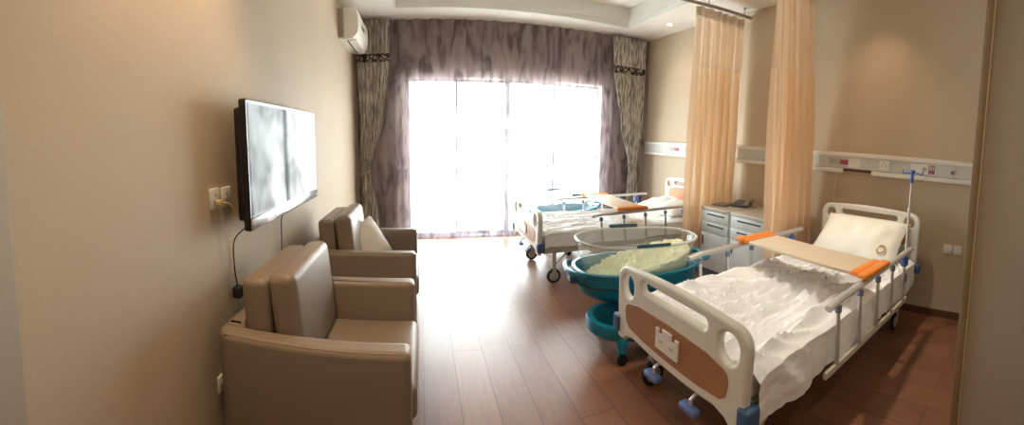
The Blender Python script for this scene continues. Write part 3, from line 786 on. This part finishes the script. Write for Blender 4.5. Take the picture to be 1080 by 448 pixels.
# ------------------------------------------------------------------ bedside cabinets
def cabinet(y0, y1, label):
    t = thing('bedside_cabinet', label, 'cabinet', (2.76, (y0 + y1) / 2, 0))
    w = (y1 - y0) / 2 - .003; d = XR - .03 - 2.76; H = .735
    obj('body', box(B(), .012, d, -w, w, .07, H - .03, bev=.004), M['cab'], t, smooth=True)
    obj('plinth', box(B(), .04, d - .02, -w + .01, w - .01, 0, .07), M['darkplastic'], t)
    obj('top', box(B(), -.012, d, -w, w, H - .03, H, bev=.008, seg=3), M['cabtop'], t, smooth=True)
    for z0, z1, nm in ((.590, .695, 'drawer'), (.475, .580, 'drawer'), (.085, .465, 'door')):
        f = obj(nm, box(B(), -.006, .012, -w + .012, w - .012, z0, z1, bev=.003), M['cab'], t, smooth=True)
        if nm == 'drawer':
            obj('handle', box(B(), -.0095, -.005, -w + .07, w - .10, z1 - .042, z1 - .026, bev=.002), M['slot'], f)
        else:
            obj('handle', box(B(), -.010, -.005, w - .055, w - .038, z1 - .14, z1 - .04, bev=.002), M['slot'], f)
    for x in (.06, d - .06):
        for s in (-1, 1): pass
    return t
cabinet(2.645, 3.075, 'pale blue-grey bedside cabinet next to the far curtain, telephone on its top')
cabinet(2.165, 2.595 + .045, 'pale blue-grey bedside cabinet partly behind the near peach curtain')

ph = thing('telephone', 'grey desk telephone with its handset lying across on the bedside cabinet', 'telephone', (3.13, 2.83, .737), math.radians(20))
bm = B()
me = panel_mesh([[(-.10, 0), (.10, 0), (.10, .055), (.06, .055), (-.10, .02)]], .17, .004, Matrix(((1, 0, 0, 0), (0, 0, -1, 0), (0, 1, 0, 0), (0, 0, 0, 1))))
link('base', me, M['darkplastic'], ph, smooth=True)
k = obj('keypad', box(B(), -.075, .03, -.02, .07, .0, .005, mtx=Matrix.Translation((0, 0, .034)) @ Matrix.Rotation(math.radians(-12), 4, 'Y')), M['phone'], ph)
bm = B(); tube(bm, smoothpts([(-.09, -.085, .035), (-.06, -.085, .058), (.0, -.085, .068), (.06, -.085, .072), (.10, -.085, .062)], 4), .016, 10)
cyl(bm, (-.075, -.085, .040), .026, .03, bev=.005); cyl(bm, (.085, -.085, .058), .026, .03, bev=.005)
obj('handset', bm, M['grey'], ph, smooth=True)
tr = obj('document_folder', box(B(), -.11, .11, -.08, .08, 0, .016, bev=.003), M['phone']); tr.location = (3.16, 2.99, .737); tr.rotation_euler = (0, 0, .3)
# keep it clear of the telephone
tr.location = (2.99, 2.985, .737); tag(tr, 'flat dark folder lying on the cabinet beside the telephone', 'folder')

# ------------------------------------------------------------------ baby cots
def cot(loc, rz, label):
    t = thing('baby_cot', label, 'baby cot', loc, rz)
    # trolley base : dished oval shell with four short legs
    bm = B()
    cx, cy = -.075, -.225
    rings = [oval(.25, .15, .12, cx, cy), oval(.31, .20, .125, cx, cy), oval(.345, .235, .155, cx, cy), oval(.35, .24, .20, cx, cy), oval(.34, .23, .225, cx, cy),
             oval(.305, .195, .225, cx, cy), oval(.285, .175, .205, cx, cy), oval(.26, .155, .15, cx, cy), oval(.10, .08, .14, cx, cy)]
    loft(bm, rings, capb=True, capt=True)
    obj('base', bm, M['teal'], t, smooth=True)
    for sx in (-1, 1):
        for sy in (-1, 1):
            bm = B(); tube(bm, smoothpts([(cx + sx * .17, cy + sy * .16, .17), (cx + sx * .175, cy + sy * .20, .13), (cx + sx * .18, cy + sy * .22, .075)], 4), [.05, .048, .045, .04, .035, .032, .03, .028, .027], 14)
            obj('leg', bm, M['teal'], t, smooth=True)
            obj('caster', cyl(B(), (cx + sx * .18, cy + sy * .22, .036), .036, .030, 'Y', 20, bev=.004), M['rubber'], t, smooth=True)
    bm = B(); loft(bm, [oval(.09, .06, .14, cx, cy + .04), oval(.06, .05, .20, cx + .01, cy + .06), oval(.06, .05, .27, cx + .03, cy + .10), oval(.12, .09, .32, cx + .05, cy + .14)], capb=True, capt=True); obj('column', bm, M['teal'], t, smooth=True)
    bm = B(); kx, ky = 1.12, 1.16
    def ov(a, b, z): return oval(a * kx, b * ky, z)
    loft(bm, [ov(.20, .13, .285), ov(.33, .18, .29), ov(.385, .215, .33), ov(.41, .232, .40), ov(.418, .238, .475), ov(.430, .250, .482), ov(.430, .250, .495), ov(.408, .228, .498), ov(.39, .212, .46), ov(.35, .19, .37), ov(.28, .15, .335)], capb=True, capt=True)
    tr_ = obj('tray', bm, M['teal'], t, smooth=True)
    bm = B(); loft(bm, [ov(.407, .2295, .385), ov(.416, .238, .391), ov(.419, .241, .401), ov(.412, .234, .405)])
    obj('tray_rib', bm, M['tealdark'], tr_, smooth=True)
    for s, xh, zh in ((-1, .515, .485), (1, .565, .515)):
        bm = B(); tube(bm, smoothpts([(s * .42, -.15, .475), (s * .485, -.14, zh), (s * xh, -.09, zh), (s * (xh + .01), 0, zh), (s * xh, .09, zh), (s * .485, .14, zh), (s * .42, .15, .475)], 5), .020, 12)
        obj('end_handle', bm, M['teal'], t, smooth=True)
        bm = B(); box(bm, s * .478 - .03, s * .478 + .03, -.06, .06, .39, .48, bev=.012, seg=3); obj('handle_mount', bm, M['dblue'], t, smooth=True)
    bm = B()
    loft(bm, [ov(.28, .155, .372), ov(.325, .185, .385), ov(.355, .205, .44), ov(.385, .228, .58), ov(.405, .245, .685), ov(.40, .240, .687), ov(.380, .224, .58), ov(.350, .200, .445), ov(.32, .180, .392), ov(.275, .150, .378)], capb=True, capt=True)
    tb = obj('tub', bm, M['clear'], t, smooth=True)
    bm = B()
    loft(bm, [ov(.402, .242, .684), ov(.412, .252, .680), ov(.416, .256, .690), ov(.410, .250, .698), ov(.400, .240, .695), ov(.402, .242, .684)])
    obj('rim', bm, M['rim'], tb, smooth=True)
    for s in (-1, 1):
        y = s * .30
        me = panel_mesh([rrect(-.12, .12, -.022, .022, .014)], .022, .006, Matrix.Translation((0, y, .700)) @ Matrix.Rotation(s * .35, 4, 'X'))
        link('rim_grip', me, M['tealdark'], tb, smooth=True)
    return t
C1 = (1.50, 2.36, 0); r1 = math.radians(-10)
cot(C1, r1, 'teal baby cot with clear tub and green bedding between the two beds')
C2 = (1.85, 4.70, 0); r2 = math.radians(14)
cot(C2, r2, 'teal baby cot bleached by glare between the far bed and balcony door')
def cotbed(C, rz, label, seed, tilt):
    bm = B(); n = 60; ring = []
    def rad(z):
        T = ((.39, .350, .200), (.445, .388, .228), (.58, .421, .256), (.69, .443, .274))
        for (z0, a0, b0), (z1, a1, b1) in zip(T, T[1:]):
            if z <= z1: k = max(0, (z - z0) / (z1 - z0)); return a0 + (a1 - a0) * k, b0 + (b1 - b0) * k
        return T[-1][1:]
    def fn(u, v):
        a = u * 2 * PI; k = min(1, v / .86)
        c = math.copysign(abs(math.cos(a)) ** (2 / 2.4), math.cos(a)); q = math.copysign(abs(math.sin(a)) ** (2 / 2.4), math.sin(a))
        x0 = .42 * k * c; y0 = .25 * k * q
        P = Vector((x0 * 6, y0 * 9, seed)); n0 = noise.noise(P * .5)
        w = .060 * (1 - abs(noise.noise(Vector((x0 * 5 + n0 * 3, y0 * 13, seed))))) ** 2
        w += .045 * (1 - abs(noise.noise(Vector((x0 * 17 - y0 * 8, y0 * 11 + x0 * 9 + n0 * 5, seed + 4))))) ** 2
        w += .016 * (1 - abs(noise.noise(Vector((x0 * 45, y0 * 45, seed + 8))))) ** 2
        z = .43 + .075 + tilt * x0 + (w - .075) * (1 - .5 * k ** 6) + .03 * (1 - k * k)
        z = max(.43, min(z, .69))
        if v > .86: z = z + (.395 - z) * (v - .86) / .14
        A, Bq = rad(z); f = .985
        return (A * f * k * c, Bq * f * k * q, z + .0)
    grid(bm, fn, 120, 56); bmesh.ops.remove_doubles(bm, verts=bm.verts, dist=.0004)
    fs = [e for e in bm.edges if e.is_boundary]
    if fs: bmesh.ops.contextual_create(bm, geom=fs)
    o = obj('baby_blanket', bm, M['lime'], smooth=True); o.location = (C[0], C[1], .0); o.rotation_euler = (0, 0, rz)
    return tag(o, label, 'blanket')
cotbed(C1, r1, 'crumpled pale green bedding inside the clear tub of the near baby cot', 5, .24)

# ------------------------------------------------------------------ light
wd = bpy.data.worlds.new('overcast_sky'); SC.world = wd; wd.use_nodes = True
nt = wd.node_tree; bg = nt.nodes['Background']
tc = nt.nodes.new('ShaderNodeTexCoord'); sp = nt.nodes.new('ShaderNodeSeparateXYZ'); nt.links.new(tc.outputs['Generated'], sp.inputs[0])
cr = nt.nodes.new('ShaderNodeValToRGB'); cr.color_ramp.elements[0].position = .45; cr.color_ramp.elements[1].position = .75
cr.color_ramp.elements[0].color = (.80, .82, .80, 1); cr.color_ramp.elements[1].color = (.92, .97, 1, 1)
mr = nt.nodes.new('ShaderNodeMapRange'); mr.inputs[1].default_value = -1; mr.inputs[2].default_value = 1
nt.links.new(sp.outputs['Z'], mr.inputs[0]); nt.links.new(mr.outputs[0], cr.inputs['Fac']); nt.links.new(cr.outputs['Color'], bg.inputs['Color'])
bg.inputs['Strength'].default_value = 12
def light(name, typ, loc, energy, color, rot=(0, 0, 0), **kw):
    l = bpy.data.lights.new(name, typ); l.energy = energy; l.color = color
    for k, v in kw.items(): setattr(l, k, v)
    o = bpy.data.objects.new(name, l); COL.objects.link(o); o.location = loc; o.rotation_euler = rot
    return o
p = light('window_portal', 'AREA', ((OX0 + OX1) / 2, YB + .19, OZ / 2 + .02), 1, (1, 1, 1), (-PI / 2, 0, 0), shape='RECTANGLE', size=OX1 - OX0, size_y=OZ - .05)
p.data.cycles.is_portal = True
WARM = (1, .70, .40)
light('downlight_beam', 'SPOT', (3.07, 4.24, HC - .02), 3, WARM, (0, 0, 0), spot_size=1.6, spot_blend=.6, shadow_soft_size=.04)
light('downlight_beam', 'SPOT', (2.97, 1.40, HC - .02), 7, WARM, (0, 0, 0), spot_size=1.7, spot_blend=1., shadow_soft_size=.05)
light('downlight_beam', 'SPOT', (2.22, 1.34, HC - .02), 32, (1, .88, .72), (0, 0, 0), spot_size=1.15, spot_blend=.7, shadow_soft_size=.06)
light('downlight_beam', 'SPOT', (-.66, 1.22, HC - .02), 34, WARM, (0, 0, 0), spot_size=1.5, spot_blend=.8, shadow_soft_size=.04)
light('downlight_beam', 'SPOT', (.4, -.6, HC - .02), 14, (1, .82, .62), (0, 0, 0), spot_size=2.4, spot_blend=.8, shadow_soft_size=.06)

# ------------------------------------------------------------------ camera: a swept (cylindrical) panorama, tipped slightly down
F, CY, YAW, PITCH, ROLL = 407.28, 184.13, .2343, .0917, -.0106
cam = bpy.data.cameras.new('camera'); co = bpy.data.objects.new('camera', cam); COL.objects.link(co); SC.camera = co
cam.type = 'PANO'; cam.panorama_type = 'CENTRAL_CYLINDRICAL'
cam.central_cylindrical_range_u_min = -540 / F; cam.central_cylindrical_range_u_max = 540 / F
cam.central_cylindrical_range_v_min = -(448 - CY) / F; cam.central_cylindrical_range_v_max = CY / F
cam.central_cylindrical_radius = 1; cam.clip_start = .02
cyw, syw, cp, sp_, cr_, sr = math.cos(YAW), math.sin(YAW), math.cos(PITCH), math.sin(PITCH), math.cos(ROLL), math.sin(ROLL)
Rz = Matrix(((cyw, syw, 0), (-syw, cyw, 0), (0, 0, 1))); Rx = Matrix(((1, 0, 0), (0, cp, sp_), (0, -sp_, cp))); Ry = Matrix(((cr_, 0, sr), (0, 1, 0), (-sr, 0, cr_)))
R = Rz @ Rx @ Ry
rt, fw, up = R.col[0], R.col[1], R.col[2]
co.matrix_world = Matrix(((rt[0], up[0], -fw[0], 0), (rt[1], up[1], -fw[1], 0), (rt[2], up[2], -fw[2], 1.38), (0, 0, 0, 1)))

SC.view_settings.view_transform = 'Standard'; SC.view_settings.look = 'None'
SC.view_settings.gamma = 1; SC.view_settings.use_curve_mapping = False
SC.view_settings.exposure = 1.85
SC.cycles.use_denoising = True
SC.cycles.max_bounces = 10; SC.cycles.diffuse_bounces = 6; SC.cycles.transparent_max_bounces = 16
SC.cycles.sample_clamp_indirect = 12

# repeats of one kind carry one group phrase
GROUPS = {'hospital_bed': 'hospital beds along the right wall', 'armchair': 'taupe armchairs along the left wall', 'baby_cot': 'teal baby cots', 'bedside_cabinet': 'bedside cabinets between the curtains',
          'window_drape': 'tied back drapes at the balcony door', 'cubicle_curtain': 'peach cubicle curtains', 'curtain_track': 'ceiling curtain tracks', 'wall_outlet': 'sockets on the left wall',
          'wall_switch': 'pair of switches on the right wall', 'overbed_board': 'overbed boards on the bed rails', 'bed_sheet': 'white bed sheets', 'mattress': 'bed mattresses', 'pillow': 'white bed pillows'}
for o in list(SC.objects):
    if o.parent is None and 'label' in o:
        k = o.name.split('.')[0]
        if k in GROUPS: o['group'] = GROUPS[k]
